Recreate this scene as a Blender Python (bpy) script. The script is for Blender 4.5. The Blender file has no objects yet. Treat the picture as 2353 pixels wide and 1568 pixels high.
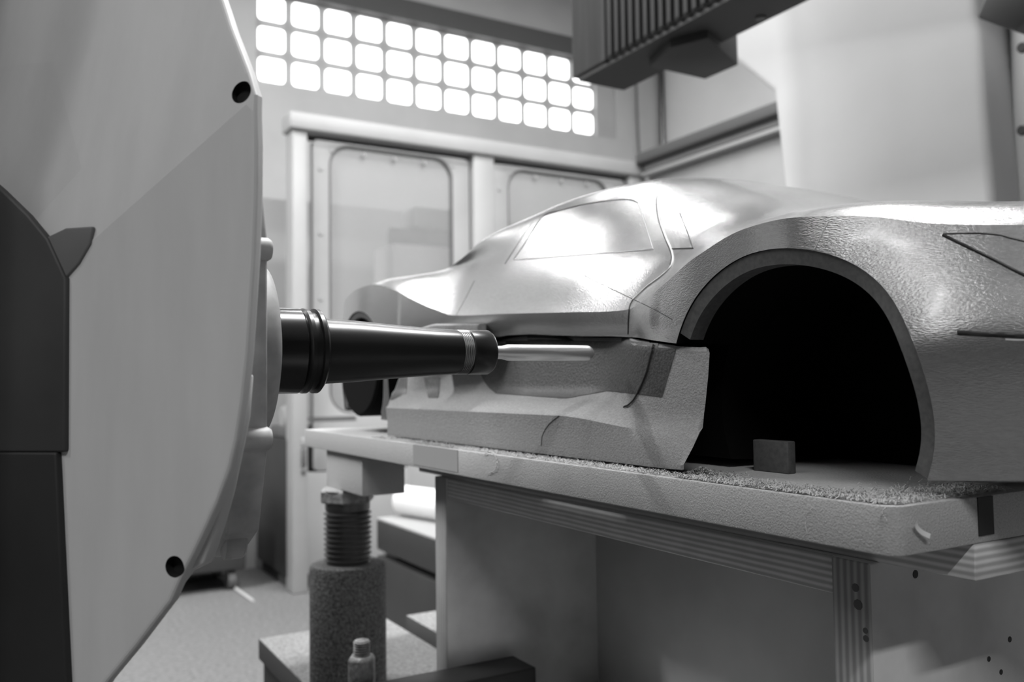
import bpy, bmesh, math, random
import numpy as np
from mathutils import Vector, Matrix
from mathutils.bvhtree import BVHTree

# ------------------------------------------------------------------ camera
scene = bpy.context.scene
H = 1.0                                   # camera height above the floor; heights below are given from the lens
FPX, YAW, PIT, ROL = 1981.0, math.radians(149.81), math.radians(2.83), math.radians(-0.76)
f0 = Vector((math.cos(YAW), math.sin(YAW), 0)); r0 = Vector((math.sin(YAW), -math.cos(YAW), 0)); u0 = Vector((0, 0, 1))
CF = f0 * math.cos(PIT) + u0 * math.sin(PIT); u1 = -f0 * math.sin(PIT) + u0 * math.cos(PIT)
CR = r0 * math.cos(ROL) + u1 * math.sin(ROL); CU = -r0 * math.sin(ROL) + u1 * math.cos(ROL)
EYE = Vector((0, 0, H))
cd = bpy.data.cameras.new('camera'); cam = bpy.data.objects.new('camera', cd)
scene.collection.objects.link(cam)
cam.matrix_world = Matrix(((CR.x, CU.x, -CF.x, 0), (CR.y, CU.y, -CF.y, 0), (CR.z, CU.z, -CF.z, H), (0, 0, 0, 1)))
cd.sensor_width = 36.0; cd.lens = FPX / 2353.0 * 36.0
cd.clip_start = 0.01; cd.clip_end = 60
cd.dof.use_dof = True; cd.dof.focus_distance = 0.57; cd.dof.aperture_fstop = 8.0
scene.camera = cam

# ------------------------------------------------------------------ world, exposure, large lights
w = bpy.data.worlds.new('world'); scene.world = w; w.use_nodes = True
w.node_tree.nodes['Background'].inputs[0].default_value = (0.8, 0.8, 0.8, 1)
w.node_tree.nodes['Background'].inputs[1].default_value = 0.3
vs = scene.view_settings
vs.view_transform = 'Standard'; vs.look = 'None'; vs.gamma = 1.0; vs.use_curve_mapping = False
vs.exposure = 0.95

LAMPS = [  # fluorescent fittings under the ceiling: x, y, turn, watts
    (-2.9, 1.9, 90, 24), (-1.15, 1.3, 90, 84), (-1.1, 2.9, 90, 54), (-0.1, -2.3, 90, 12), (2.1, -1.3, 90, 40), (-3.3, -.9, 90, 46), (-3.0, -2.4, 90, 110)]
CEIL = 2.9
def lamp_light(x, y, turn, watts):
    ld = bpy.data.lights.new('fluorescent_light', 'AREA'); ld.shape = 'RECTANGLE'
    ld.size = 1.5; ld.size_y = 0.14; ld.energy = watts
    lo = bpy.data.objects.new('fluorescent_light', ld); scene.collection.objects.link(lo)
    lo.location = (x, y, H + CEIL - 0.115); lo.rotation_euler = (0, 0, math.radians(turn))
    return lo
lamp_objs = [lamp_light(*a) for a in LAMPS]

# ------------------------------------------------------------------ helpers
def ray(u, v): return CF + CR * ((u - 1176.5) / FPX) + CU * ((784 - v) / FPX)
def P(u, v, ax, val):
    """point seen at photo pixel (u, v) lying on the plane x/y/z = val (from the lens)"""
    d = ray(u, v); return EYE + d * (val / d['XYZ'.index(ax)])
def PP(u, v, n, c):
    d = ray(u, v); return EYE + d * (c / d.dot(n))
def V(x, y, z): return Vector((x, y, z + H))

def link(o, parent=None):
    scene.collection.objects.link(o)
    if parent is not None: o.parent = parent; o.matrix_parent_inverse = parent.matrix_world.inverted() if parent.matrix_world else Matrix()
    return o
def tag(o, label=None, cat=None, group=None, kind=None):
    if label: o['label'] = label
    if cat: o['category'] = cat
    if group: o['group'] = group
    if kind: o['kind'] = kind
    return o
def empty(name, loc, label=None, cat=None, group=None, kind=None):
    o = bpy.data.objects.new(name, None); scene.collection.objects.link(o)
    o.location = loc; o.matrix_world = Matrix.Translation(loc)
    return tag(o, label, cat, group, kind)

def sharpen(me, ang=35):
    bm = bmesh.new(); bm.from_mesh(me)
    lim = math.radians(ang)
    for f in bm.faces: f.smooth = True
    for e in bm.edges:
        if len(e.link_faces) == 2: e.smooth = e.calc_face_angle(0) < lim
    bm.to_mesh(me); bm.free()

class MB:
    def __init__(s): s.v = []; s.f = []; s.m = []
    def add(s, vs, fs, mi=0):
        b = len(s.v); s.v += [tuple(p) for p in vs]; s.f += [tuple(b + i for i in f) for f in fs]; s.m += [mi] * len(fs)
        return s
    def box(s, x0, x1, y0, y1, z0, z1, mi=0):
        vs = [(x, y, z + H) for z in (z0, z1) for y in (y0, y1) for x in (x0, x1)]
        return s.add(vs, [(0, 2, 3, 1), (4, 5, 7, 6), (0, 1, 5, 4), (2, 6, 7, 3), (0, 4, 6, 2), (1, 3, 7, 5)], mi)
    def lathe(s, c, axis, prof, n=40, mi=0, caps=True, hexa=False):
        """prof: list of (position along axis, radius) from point c"""
        a = Vector(axis).normalized(); t = Vector((0, 0, 1)) if abs(a.z) < .9 else Vector((1, 0, 0))
        e1 = a.cross(t).normalized(); e2 = a.cross(e1)
        c = Vector(c); b = []
        for (h, r) in prof:
            for i in range(n):
                q = 2 * math.pi * i / n
                b.append(c + a * h + (e1 * math.cos(q) + e2 * math.sin(q)) * r)
        fs = []
        for k in range(len(prof) - 1):
            for i in range(n):
                j = (i + 1) % n
                fs.append((k * n + i, k * n + j, (k + 1) * n + j, (k + 1) * n + i))
        if caps:
            fs.append(tuple(range(n - 1, -1, -1))); fs.append(tuple((len(prof) - 1) * n + i for i in range(n)))
        return s.add(b, fs, mi)
    def prism(s, pts, d, mi=0):
        """pts: planar loop of points, pushed along vector d"""
        n = len(pts); d = Vector(d)
        vs = [Vector(p) for p in pts] + [Vector(p) + d for p in pts]
        fs = [tuple(range(n)), tuple(range(2 * n - 1, n - 1, -1))] + [(i, n + i, n + (i + 1) % n, (i + 1) % n) for i in range(n)]
        return s.add(vs, fs, mi)
    def tube(s, pts, r, n=8, mi=0, taper=False):
        pts = [Vector(p) for p in pts]; N = len(pts); b = []
        up = Vector((0.31, 0.22, 0.92)).normalized()
        for k, p in enumerate(pts):
            t = (pts[min(k + 1, N - 1)] - pts[max(k - 1, 0)]).normalized()
            e1 = t.cross(up).normalized(); e2 = t.cross(e1)
            rr = r * (0.25 if taper and k in (0, N - 1) else 1)
            for i in range(n):
                q = 2 * math.pi * i / n; b.append(p + (e1 * math.cos(q) + e2 * math.sin(q)) * rr)
        fs = [(k * n + i, k * n + (i + 1) % n, (k + 1) * n + (i + 1) % n, (k + 1) * n + i) for k in range(N - 1) for i in range(n)]
        fs += [tuple(range(n - 1, -1, -1)), tuple((N - 1) * n + i for i in range(n))]
        return s.add(b, fs, mi)
    def mesh(s, name, mats, smooth=None, bevel=None, segs=2):
        me = bpy.data.meshes.new(name); me.from_pydata(s.v, [], s.f)
        for m in (mats if isinstance(mats, (list, tuple)) else [mats]): me.materials.append(m)
        me.polygons.foreach_set('material_index', s.m)
        bm = bmesh.new(); bm.from_mesh(me); bmesh.ops.recalc_face_normals(bm, faces=bm.faces)
        if bevel:
            es = [e for e in bm.edges if len(e.link_faces) == 2 and e.calc_face_angle(0) > .5]
            bmesh.ops.bevel(bm, geom=es, offset=bevel, segments=segs, affect='EDGES', profile=.5, clamp_overlap=True)
        bm.to_mesh(me); bm.free()
        if smooth: sharpen(me, smooth)
        elif bevel: sharpen(me, 50)
        return me
    def build(s, name, mats, parent=None, smooth=None, bevel=None, segs=2):
        return link(bpy.data.objects.new(name, s.mesh(name, mats, smooth, bevel, segs)), parent)

def thing(mb, name, mats, label, cat, group=None, **k):
    return tag(mb.build(name, mats, None, **k), label, cat, group)
def struct(mb, name, mats, **k):
    return tag(mb.build(name, mats, None, **k), kind='structure')

# ------------------------------------------------------------------ materials (the photograph is black and white)
def mat(name, col, rough=.6, metal=0., spec=.5, bump=None, var=None, coat=0., emit=0., stretch=None):
    """col: grey; bump: (scale, strength); var: (scale, amount)"""
    m = bpy.data.materials.new(name); m.use_nodes = True
    nt = m.node_tree; b = nt.nodes['Principled BSDF']
    b.inputs['Base Color'].default_value = (col, col, col, 1); b.inputs['Roughness'].default_value = rough
    b.inputs['Metallic'].default_value = metal; b.inputs['Specular IOR Level'].default_value = spec
    b.inputs['Coat Weight'].default_value = coat; b.inputs['Coat Roughness'].default_value = .12
    if emit:
        b.inputs['Emission Color'].default_value = (1, 1, 1, 1); b.inputs['Emission Strength'].default_value = emit
    if bump or var:
        tc = nt.nodes.new('ShaderNodeTexCoord'); mp = nt.nodes.new('ShaderNodeMapping')
        nt.links.new(tc.outputs['Object'], mp.inputs[0])
        if stretch: mp.inputs['Scale'].default_value = stretch
    if var:
        n = nt.nodes.new('ShaderNodeTexNoise'); n.inputs['Scale'].default_value = var[0]; n.inputs['Detail'].default_value = 5
        nt.links.new(mp.outputs[0], n.inputs['Vector'])
        r = nt.nodes.new('ShaderNodeMapRange'); r.inputs[1].default_value = .3; r.inputs[2].default_value = .7
        r.inputs[3].default_value = max(0, col * (1 - var[1])); r.inputs[4].default_value = min(1, col * (1 + var[1]))
        nt.links.new(n.outputs[0], r.inputs[0]); nt.links.new(r.outputs[0], b.inputs['Base Color'])
    if bump:
        n = nt.nodes.new('ShaderNodeTexNoise'); n.inputs['Scale'].default_value = bump[0]; n.inputs['Detail'].default_value = 3
        nt.links.new(mp.outputs[0], n.inputs['Vector'])
        bp = nt.nodes.new('ShaderNodeBump'); bp.inputs['Strength'].default_value = bump[1]; bp.inputs['Distance'].default_value = .002
        nt.links.new(n.outputs[0], bp.inputs['Height']); nt.links.new(bp.outputs[0], b.inputs['Normal'])
    return m
def ply_mat(name, axis, light=.66, dark=.38, pitch=.0042):
    """plywood edge: alternating light and dark plies across one axis"""
    m = mat(name, light, .75); nt = m.node_tree; b = nt.nodes['Principled BSDF']
    tc = nt.nodes.new('ShaderNodeTexCoord'); sp = nt.nodes.new('ShaderNodeSeparateXYZ'); nt.links.new(tc.outputs['Object'], sp.inputs[0])
    no = nt.nodes.new('ShaderNodeTexNoise'); no.inputs['Scale'].default_value = 14; nt.links.new(tc.outputs['Object'], no.inputs['Vector'])
    ad = nt.nodes.new('ShaderNodeMath'); ad.operation = 'MULTIPLY_ADD'; ad.inputs[1].default_value = .0012
    nt.links.new(no.outputs[0], ad.inputs[0]); nt.links.new(sp.outputs[axis], ad.inputs[2])
    mu = nt.nodes.new('ShaderNodeMath'); mu.operation = 'MULTIPLY'; mu.inputs[1].default_value = 2 * math.pi / pitch
    nt.links.new(ad.outputs[0], mu.inputs[0])
    si = nt.nodes.new('ShaderNodeMath'); si.operation = 'SINE'; nt.links.new(mu.outputs[0], si.inputs[0])
    n2 = nt.nodes.new('ShaderNodeTexNoise'); n2.inputs['Scale'].default_value = 60; n2.inputs['Detail'].default_value = 6
    nt.links.new(tc.outputs['Object'], n2.inputs['Vector'])
    a2 = nt.nodes.new('ShaderNodeMath'); a2.operation = 'MULTIPLY_ADD'; a2.inputs[1].default_value = 1.2
    nt.links.new(n2.outputs[0], a2.inputs[0]); nt.links.new(si.outputs[0], a2.inputs[2])
    mr = nt.nodes.new('ShaderNodeMapRange'); mr.inputs[1].default_value = -.2; mr.inputs[2].default_value = 1.6
    mr.inputs[3].default_value = dark; mr.inputs[4].default_value = light
    nt.links.new(a2.outputs[0], mr.inputs[0]); nt.links.new(mr.outputs[0], b.inputs['Base Color'])
    return m
M = dict(
    wall=mat('wall_paint', .38, .8, var=(3, .06)), wallr=mat('side_wall_paint', .5, .7, var=(2, .05)),
    dark_wall=mat('shop_wall', .05, .9), dim_wall=mat('dim_shop_wall', .10, .9), ceil=mat('ceiling_paint', .55, .9),
    concrete=mat('concrete_floor', .15, .8, bump=(180, .6), var=(60, .3)),
    overhang_shade=mat('painted_overhang_shade', .08, .8), mortar=mat('block_joint', .30, .8),  # the darker tone paints in the shade of lintel and ledge
    pane=mat('glass_block_daylight', .9, .3, emit=2.0),
    white=mat('white_enamel', .34, .45, var=(4, .05)), seal=mat('rubber_seal', .10, .6), gap=mat('dark_gap', .04, .8),
    head=mat('cast_head_paint', .58, .55, bump=(60, .25), var=(22, .10), stretch=(1, 1, .18)),
    head_shade=mat('painted_head_shade', .045, .6, var=(15, .2)), head_shade_deep=mat('painted_head_shade_deep', .018, .6, var=(15, .2)),  # these two dark tones are shade painted on the head plate
    light_blocker=mat('blocker_paint', .06, .5), head_shade_mid=mat('painted_head_shade_mid', .14, .6), flange=mat('flange_paint', .42, .5, var=(70, .18)), hole=mat('drilled_hole', .01, .7),  # first tone: added unseen blocker; second paints lighter shade on the plate
    steel_dark=mat('black_oxide_steel', .018, .3, .3), steel=mat('ground_steel', .25, .3, 1.), steel_mid=mat('turned_steel', .07, .22, .9),
    cutter=mat('bright_cutter_steel', .75, .3, .8),
    paint=mat('silver_paint', .36, .25, .82, .6, bump=(700, .16), var=(260, .08), coat=.3, stretch=(.7, .7, 2.4)),
    arch_edge=mat('arch_lip_primer', .085, .7, var=(300, .2)), arch_in=mat('recess_painted_shade', .004, .9, spec=.1),  # the near-black holds the shadow inside the arches and the pocket
    foam=mat('modelling_foam', .29, .9, bump=(700, .5), var=(400, .12), spec=.2),
    primer=mat('dark_primer', .042, .55, var=(500, .5), bump=(500, .3)),
    scribe=mat('scribed_line', .03, .8), scribe_light=mat('filled_line', .55, .6),
    board=mat('dusty_board', .44, .95, bump=(900, .45), var=(700, .10), spec=.15),
    dust=mat('foam_dust', .58, .95, spec=.1, bump=(900, .8)),
    ply=mat('plywood_face', .55, .8, var=(5, .18)), ply_out=mat('plywood_outer_face', .62, .8, var=(12, .2)),
    ply_z=ply_mat('plywood_edge_flat', 2), ply_x=ply_mat('plywood_edge_upright', 0, .45, .26, .0050),
    block=mat('block_foam', .42, .9, bump=(300, .3)), tape=mat('tape', .32, .5),
    jack=mat('rough_cast_jack', .10, .75, bump=(260, .9), var=(330, .8)), thread=mat('oily_thread', .12, .4, .7),
    stud=mat('rusty_stud', .30, .6, .3, bump=(200, .6), var=(150, .4)), clamp=mat('clamp_steel', .05, .45, .6),
    bed=mat('chip_covered_bed', .24, .85, bump=(200, 1.), var=(220, .35)), bed_side=mat('bed_casting', .07, .7),
    bench=mat('dark_bench_steel', .022, .5, var=(4, .2)), bench_top=mat('bench_top', .33, .6),
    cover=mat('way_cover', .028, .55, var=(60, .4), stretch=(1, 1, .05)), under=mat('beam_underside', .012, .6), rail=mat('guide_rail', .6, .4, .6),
    column=mat('column_enamel', .60, .5, var=(3, .05)), carrier=mat('grey_carrier', .09, .6), bolt=mat('dark_bolt', .05, .5),
    bundle=mat('dark_bundle', .05, .8, var=(12, .6)), carton=mat('pale_carton', .5, .8), paper=mat('white_paper', .8, .7), lamp=mat('lamp_tray', .7, .5), tube=mat('lamp_diffuser', .9, .5, emit=5.))
# hazy plastic door glazing: half of it is see-through
gz = bpy.data.materials.new('hazy_glazing'); gz.use_nodes = True; nt = gz.node_tree
pb = nt.nodes['Principled BSDF']; pb.inputs['Base Color'].default_value = (.40, .40, .40, 1); pb.inputs['Roughness'].default_value = .25
tr = nt.nodes.new('ShaderNodeBsdfTransparent'); mx = nt.nodes.new('ShaderNodeMixShader'); mx.inputs[0].default_value = .4
nt.links.new(tr.outputs[0], mx.inputs[1]); nt.links.new(pb.outputs[0], mx.inputs[2]); nt.links.new(mx.outputs[0], nt.nodes['Material Output'].inputs[0])
M['glaze'] = gz

# ------------------------------------------------------------------ the room
FLOOR, XB, YR, XF, YL = -1.0, -4.9, 4.15, 5.5, -6.5
struct(MB().box(XB - .2, XF + .2, YL - .2, YR + .2, FLOOR - .1, FLOOR), 'floor', M['concrete'])
struct(MB().box(XB - .2, XF + .2, YL - .2, YR + .2, CEIL, CEIL + .1), 'ceiling', M['ceil'])
struct(MB().box(XB, XF, YR, YR + .2, FLOOR, CEIL), 'wall_right', M['wallr'])
struct(MB().box(XF, XF + .2, YL, YR, FLOOR, CEIL), 'wall_front', M['dark_wall'])
struct(MB().box(XB, XF, YL - .2, YL, FLOOR, CEIL), 'wall_left', M['dim_wall'])
# back wall with the glass block window let into it
WY0 = P(595, 183, 'X', XB).y - .018; PITCH = .19985; WY1 = WY0 + 12 * PITCH + .0
WZ0 = P(990, 245, 'X', XB).z - H - .018; ROW = (P(595, 40, 'X', XB).z - P(595, 183, 'X', XB).z) / 2; WZ1 = WZ0 + 3 * ROW + .0
JAMB = .16
mb = MB(); mb.box(XB - .2, XB, YL, WY0, FLOOR, CEIL); mb.box(XB - .2, XB, WY1 + JAMB, YR, FLOOR, CEIL)
mb.box(XB - .2, XB, WY0, WY1 + JAMB, FLOOR, WZ0); mb.box(XB - .2, XB, WY0, WY1 + JAMB, WZ1 + .12, CEIL)
struct(mb, 'wall_back', M['wall'])
struct(MB().box(XB - .2, XB - .02, WY1, WY1 + JAMB, WZ0, WZ1 + .12), 'trim_1', M['white'])
struct(MB().box(XB - .2, XB + .012, WY0 - .02, WY1 + JAMB, WZ1, WZ1 + .13), 'trim_2', M['overhang_shade'])  # band painted dark for the shade of the window recess
win = empty('window_1', V(XB - .1, WY0, WZ0), kind='structure')
win['label'] = 'high window of white glowing glass blocks in three rows'
MB().box(XB - .18, XB - .045, WY0, WY1, WZ0, WZ1).build('joint_grid', M['mortar'], win)
def rr_loop(y0, y1, z0, z1, r, n=5):
    out = []
    for (cy, cz, a0) in ((y1 - r, z1 - r, 0), (y0 + r, z1 - r, 90), (y0 + r, z0 + r, 180), (y1 - r, z0 + r, 270)):
        for i in range(n + 1):
            q = math.radians(a0 + 90 * i / n); out.append((cy + r * math.cos(q), cz + r * math.sin(q)))
    return out
g = .023
loop = rr_loop(g - PITCH / 2, PITCH / 2 - g, g - ROW / 2, ROW / 2 - g, .022)
pm = MB().prism([(0, y, z) for y, z in loop], (.03, 0, 0)).mesh('glass_block', M['pane'], bevel=.006)
for r in range(3):
    for c in range(12):
        o = bpy.data.objects.new('glass_block', pm); link(o, win)
        o.matrix_world = Matrix.Translation(V(XB - .062, WY0 + (c + .5) * PITCH, WZ0 + (r + .5) * ROW))
# pipe and cable in the corner
pp = [V(XB + .03, P(1460, 300, 'X', XB).y, z) for z in np.linspace(1.2, CEIL, 6)]
for k, p in enumerate(pp): p.y += .01 * math.sin(k * 1.7)
thing(MB().tube(pp, .009), 'wall_cable', M['seal'], 'thin dark cable running up the wall corner beside the glass blocks', 'cable', smooth=40)
thing(MB().tube([V(XB + .05, P(1512, 300, 'X', XB).y, z) for z in (-.9, CEIL)], .02, 12), 'wall_pipe', M['steel_mid'], 'grey upright pipe in the room corner', 'pipe', smooth=40)

# ceiling lamps (each with its own light made above)
for (x, y, turn, wt) in LAMPS:
    g_ = empty('ceiling_light', V(x, y, CEIL), 'long fluorescent ceiling fitting with a white tray', 'lamp', 'fluorescent ceiling fittings')
    MB().box(x - .13, x + .13, y - .8, y + .8, CEIL - .1, CEIL).build('tray', M['lamp'], g_, bevel=.01)

# ------------------------------------------------------------------ enclosure of the milling cell
XE = -4.2
def ey(u, v=500): return P(u, v, 'X', XE).y
def ez(u, v): return P(u, v, 'X', XE).z - H
ZT = 1.355
enc = empty('machine_enclosure', V(XE, ey(690), FLOOR), 'white sheet metal guard with two rounded glazed panels under the glass block window', 'enclosure')
Ya, Yb, Yc, Yd, Yz = ey(668), ey(712), ey(1083), ey(1130), 3.40
for (a, b) in ((Ya, ey(702)), (Yc, Yd), (ey(1440), Yz)):
    MB().box(XE - .09, XE + .035, a, b, FLOOR, ZT - .06).build('post', M['white'], enc, bevel=.006)
MB().box(XE - .09, XE + .06, Ya - .02, Yz, ZT - .085, ZT).build('top_rail', M['white'], enc, bevel=.008)
MB().box(XE - .085, XE - .05, ey(702), Yz, ZT - .10, ZT - .085).build('rail_gap', M['gap'], enc)
def glazed(y0, y1, hy0, hy1, hz1, hz0):
    z1, z0 = ZT - .11, -.42
    inner = rr_loop(hy0, hy1, hz0, hz1, .11, 8)
    n = len(inner); cy, cz = (y0 + y1) / 2, (z0 + z1) / 2
    outer = []
    for (y, z) in inner:
        dy, dz = y - (hy0 + hy1) / 2, z - (hz0 + hz1) / 2
        k = 1 / max(abs(dy) / ((hy1 - hy0) / 2), abs(dz) / ((hz1 - hz0) / 2))
        fy, fz = dy * k / ((hy1 - hy0) / 2), dz * k / ((hz1 - hz0) / 2)
        outer.append((cy + fy * (y1 - y0) / 2, cz + fz * (z1 - z0) / 2))
    m = MB(); vs = []
    for x in (XE, XE - .04):
        vs += [(x, y, z + H) for y, z in outer] + [(x, y, z + H) for y, z in inner]
    fs = []
    for i in range(n):
        j = (i + 1) % n
        fs += [(i, j, n + j, n + i), (2 * n + i, 3 * n + i, 3 * n + j, 2 * n + j), (n + i, n + j, 3 * n + j, 3 * n + i), (i, 2 * n + i, 2 * n + j, j)]
    m.add(vs, fs); d = m.build('door_panel', M['white'], enc, bevel=.003)
    loop3 = [V(XE - .012, y, z) for y, z in inner]
    MB().tube(loop3 + [loop3[0]], .012, 8).build('seal', M['seal'], d, smooth=40)
    MB().prism([V(XE - .02, y, z) for y, z in inner], (-.008, 0, 0)).build('pane', M['glaze'], d)
    for (yy, zz) in [(y0 + .04, zq) for zq in np.linspace(z0 + .2, z1 - .15, 5)] + [(yq, z1 - .05) for yq in np.linspace(y0 + .1, y1 - .1, 5)]:
        MB().lathe(V(XE, yy, zz), (1, 0, 0), [(0, .012), (.006, .009)], 8).build('screw', M['bench_top'], d)
glazed(Yb + .015, Yc - .012, ey(757), ey(1041), ez(900, 348), -.14)
glazed(Yd + .012, ey(1436), ey(1168), ey(1400), ez(1290, 402), -.14)
for (a, b) in ((ey(702), Yc - .004), (Yd + .004, ey(1440))):
    MB().box(XE - .05, XE - .005, a, b, FLOOR + .08, -.425).build('lower_panel', M['white'], enc, bevel=.004)
MB().box(XE - .004, XE + .004, ey(705), ey(815), ez(760, 966), ez(760, 958)).build('panel_seam', M['seal'], enc)
hd = MB().box(XE + .03, XE + .05, ey(688, 1050), ey(697, 1050), ez(690, 1070), ez(690, 1030)).build('latch', M['seal'], enc, bevel=.004)
MB().box(XE + .03, XE + .046, ey(688, 1050), ey(697, 1050), ez(690, 1088), ez(690, 1078)).build('latch_button', M['seal'], enc, bevel=.003)
MB().box(XE + .03, XE + .044, ey(688, 1050), ey(697, 1050), ez(690, 1024), ez(690, 1006)).build('latch_plate', M['bench_top'], enc, bevel=.003)
# the guard's return along the right wall with its ledge
sg = empty('side_guard', V(-3.3, 3.4, FLOOR), 'pale side guard wall with a dark ledge along its top edge', 'enclosure')
MB().box(XE + .065, -2.2, 3.405, 3.445, FLOOR, 1.30).build('guard_sheet', M['white'], sg)
MB().box(XE + .065, -2.2, 3.30, 3.44, 1.335, 1.40).build('ledge', M['overhang_shade'], sg, bevel=.008)  # coloured dark all over for its shaded underside
MB().box(XE + .065, -2.2, 3.36, 3.44, 1.30, 1.335).build('ledge_strip', M['white'], sg, bevel=.004)
MB().box(XE + .065, -2.2, 3.34, 3.40, 1.262, 1.285).build('ledge_lip', M['bench_top'], sg, bevel=.003)
# what stands behind the hazy pane
cz = P(985, 620, 'X', -4.5)
cart = MB().box(-4.72, -4.42, cz.y - .25, cz.y + .3, FLOOR, P(985, 565, 'X', -4.42).z - H)
thing(cart, 'supply_cabinet', M['carton'], 'pale cabinet seen dimly behind the hazy pane', 'cabinet', bevel=.01)
bz = P(985, 565, 'X', -4.42).z - H
mb = MB(); rnd = random.Random(4)
pts = []
for k in range(9):
    pts.append(Vector((-4.55 + .012 * math.sin(k * 1.3), cz.y - .22 + k * .055, H + bz + .056)))
mb.tube(pts, .055, 12, taper=False)
bd = thing(mb, 'rolled_bundle', M['bundle'], 'dark rolled bundle lying on the pale cabinet behind the hazy pane', 'bundle', smooth=50)
thing(MB().box(-4.68, -4.48, cz.y - .1, cz.y + .26, bz + .112, bz + .235), 'storage_box', M['bench_top'], 'grey box on top of the dark bundle behind the hazy pane', 'box', bevel=.02)

# dark floor cabinet beside the enclosure
c0 = P(663, 1345, 'Z', FLOOR)
cab = empty('floor_cabinet', V(-4.5, 1.2, FLOOR), 'dark low cabinet on the floor beside the white guard post', 'cabinet')
ct = P(640, 1010, 'X', -4.3).z - H
cy0, cy1 = P(664, 1200, 'X', -4.26).y - .0, 1.42
MB().box(-4.85, -4.27, cy0 - .012, cy1, FLOOR + .06, ct).build('body', M['bench'], cab, bevel=.01)
MB().box(-4.82, -4.30, cy0 + .01, cy1 - .02, FLOOR, FLOOR + .06).build('plinth', M['gap'], cab)
dv = empty('bench_grinder', V(-4.5, cy0 + .08, ct), 'dark little machine with a pale rounded hood on the low cabinet', 'machine')
MB().box(-4.62, -4.32, cy0, cy0 + .16, ct, ct + .06).build('base', M['seal'], dv, bevel=.01)
MB().lathe(V(-4.47, cy0 + .02, ct + .10), (0, 1, 0), [(0, .05), (.01, .062), (.11, .062), (.12, .05)], 20).build('hood', M['bench_top'], dv, smooth=40)
lowb = empty('shade_box', V(-4.55, .75, FLOOR), 'added black box on castors standing in for a dark gap by the back wall', 'trolley')  # made-up box, put in for a shaded gap
MB().box(-4.86, -4.4, .62, 1.02, FLOOR + .10, -.60).build('body', M['gap'], lowb, bevel=.01)
for x in (-4.8, -4.46):
    for y in (.68, .96): MB().lathe(V(x, y - .02, FLOOR + .05), (0, 1, 0), [(0, .05), (.035, .05)], 14).build('castor', M['seal'], lowb)
p, q = P(450, 1290, 'Z', FLOOR), P(582, 1385, 'Z', FLOOR)
thing(MB().tube([p + Vector((-.3, 0, .006)), p + Vector((0, 0, .006)), q + Vector((0, 0, .006))], .007, 8), 'floor_cable', M['carton'], 'pale cable lying straight across the grey floor', 'cable', smooth=40)

# steel bench behind the bed
YB_ = 1.10
b0, b1 = P(865, 1190, 'Y', YB_), P(865, 1262, 'Y', YB_)
bx0 = b0.x; bx1 = bx0 + 1.35; bt = b0.z - H; bl = b1.z - H; b2 = P(865, 1276, 'Y', YB_).z - H
bn = empty('steel_bench', V(bx0, YB_, FLOOR), 'dark steel bench with a thick top standing behind the plywood table', 'bench')
MB().box(bx0, bx1, YB_, YB_ + .6, bl, bt - .006).build('top_slab', M['bench'], bn, bevel=.005)
MB().box(bx0, bx1, YB_, YB_ + .6, bt - .006, bt).build('top_sheet', M['bench_top'], bn)
MB().box(bx0 + .14, bx1, YB_ + .05, YB_ + .58, b2, bl).build('spacer', M['gap'], bn)
MB().box(bx0, bx1, YB_, YB_ + .6, FLOOR, b2).build('cabinet_body', M['bench'], bn, bevel=.005)
MB().box(bx0 - .06, bx0 + .10, YB_ + .03, YB_ + .12, b2 - .0, b2 + .035).build('slide', M['white'], bn, bevel=.004)
MB().box(bx0 - .045, bx0 - .0, YB_ + .02, YB_ + .07, b2 - .10, b2 - .05).build('stop', M['white'], bn, bevel=.006)
# white rolled sheet on the bench and a pale board behind it
wc = P(965, 1172, 'Y', YB_ + .3)
thing(MB().lathe((P(925, 1190, 'Y', YB_ + .1).x, YB_ + .1, H + bt + .052), (1, .25, 0), [(0, .035), (.01, .052), (.42, .052), (.43, .035)], 24), 'paper_roll', M['paper'], 'white paper roll lying on the dark steel bench', 'roll', smooth=40)
thing(MB().box(P(938, 1120, 'Y', YB_ + .44).x, bx0 + 1.2, YB_ + .44, YB_ + .47, bt, bt + .32), 'backing_board', M['carton'], 'pale grey upright board at the back of the steel bench', 'board', bevel=.004)

# ------------------------------------------------------------------ machine bed with T slots
ZB = -.42
bed = empty('machine_bed', V(-.6, .6, FLOOR), 'chip covered steel machine bed with long slots under the plywood table', 'machine bed')
for (a, b) in ((.364, .593), (.630, .86), (.897, 1.05)):
    MB().box(-1.482, .35, a, b, ZB - .034, ZB).build('bed_strip', [M['bed']], bed, bevel=.002)
MB().box(-1.47, .34, .37, 1.05, ZB - .09, ZB - .034).build('bed_plate', M['bed_side'], bed)
MB().box(-1.3, .2, .50, 1.0, FLOOR, ZB - .09).build('pedestal', M['bed_side'], bed, bevel=.01)
for ob in bed.children:
    if ob.name.startswith('bed_strip'):
        ob.data.materials.append(M['bed_side'])
        for pl in ob.data.polygons:
            if pl.normal.z < .5: pl.material_index = 1

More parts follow.
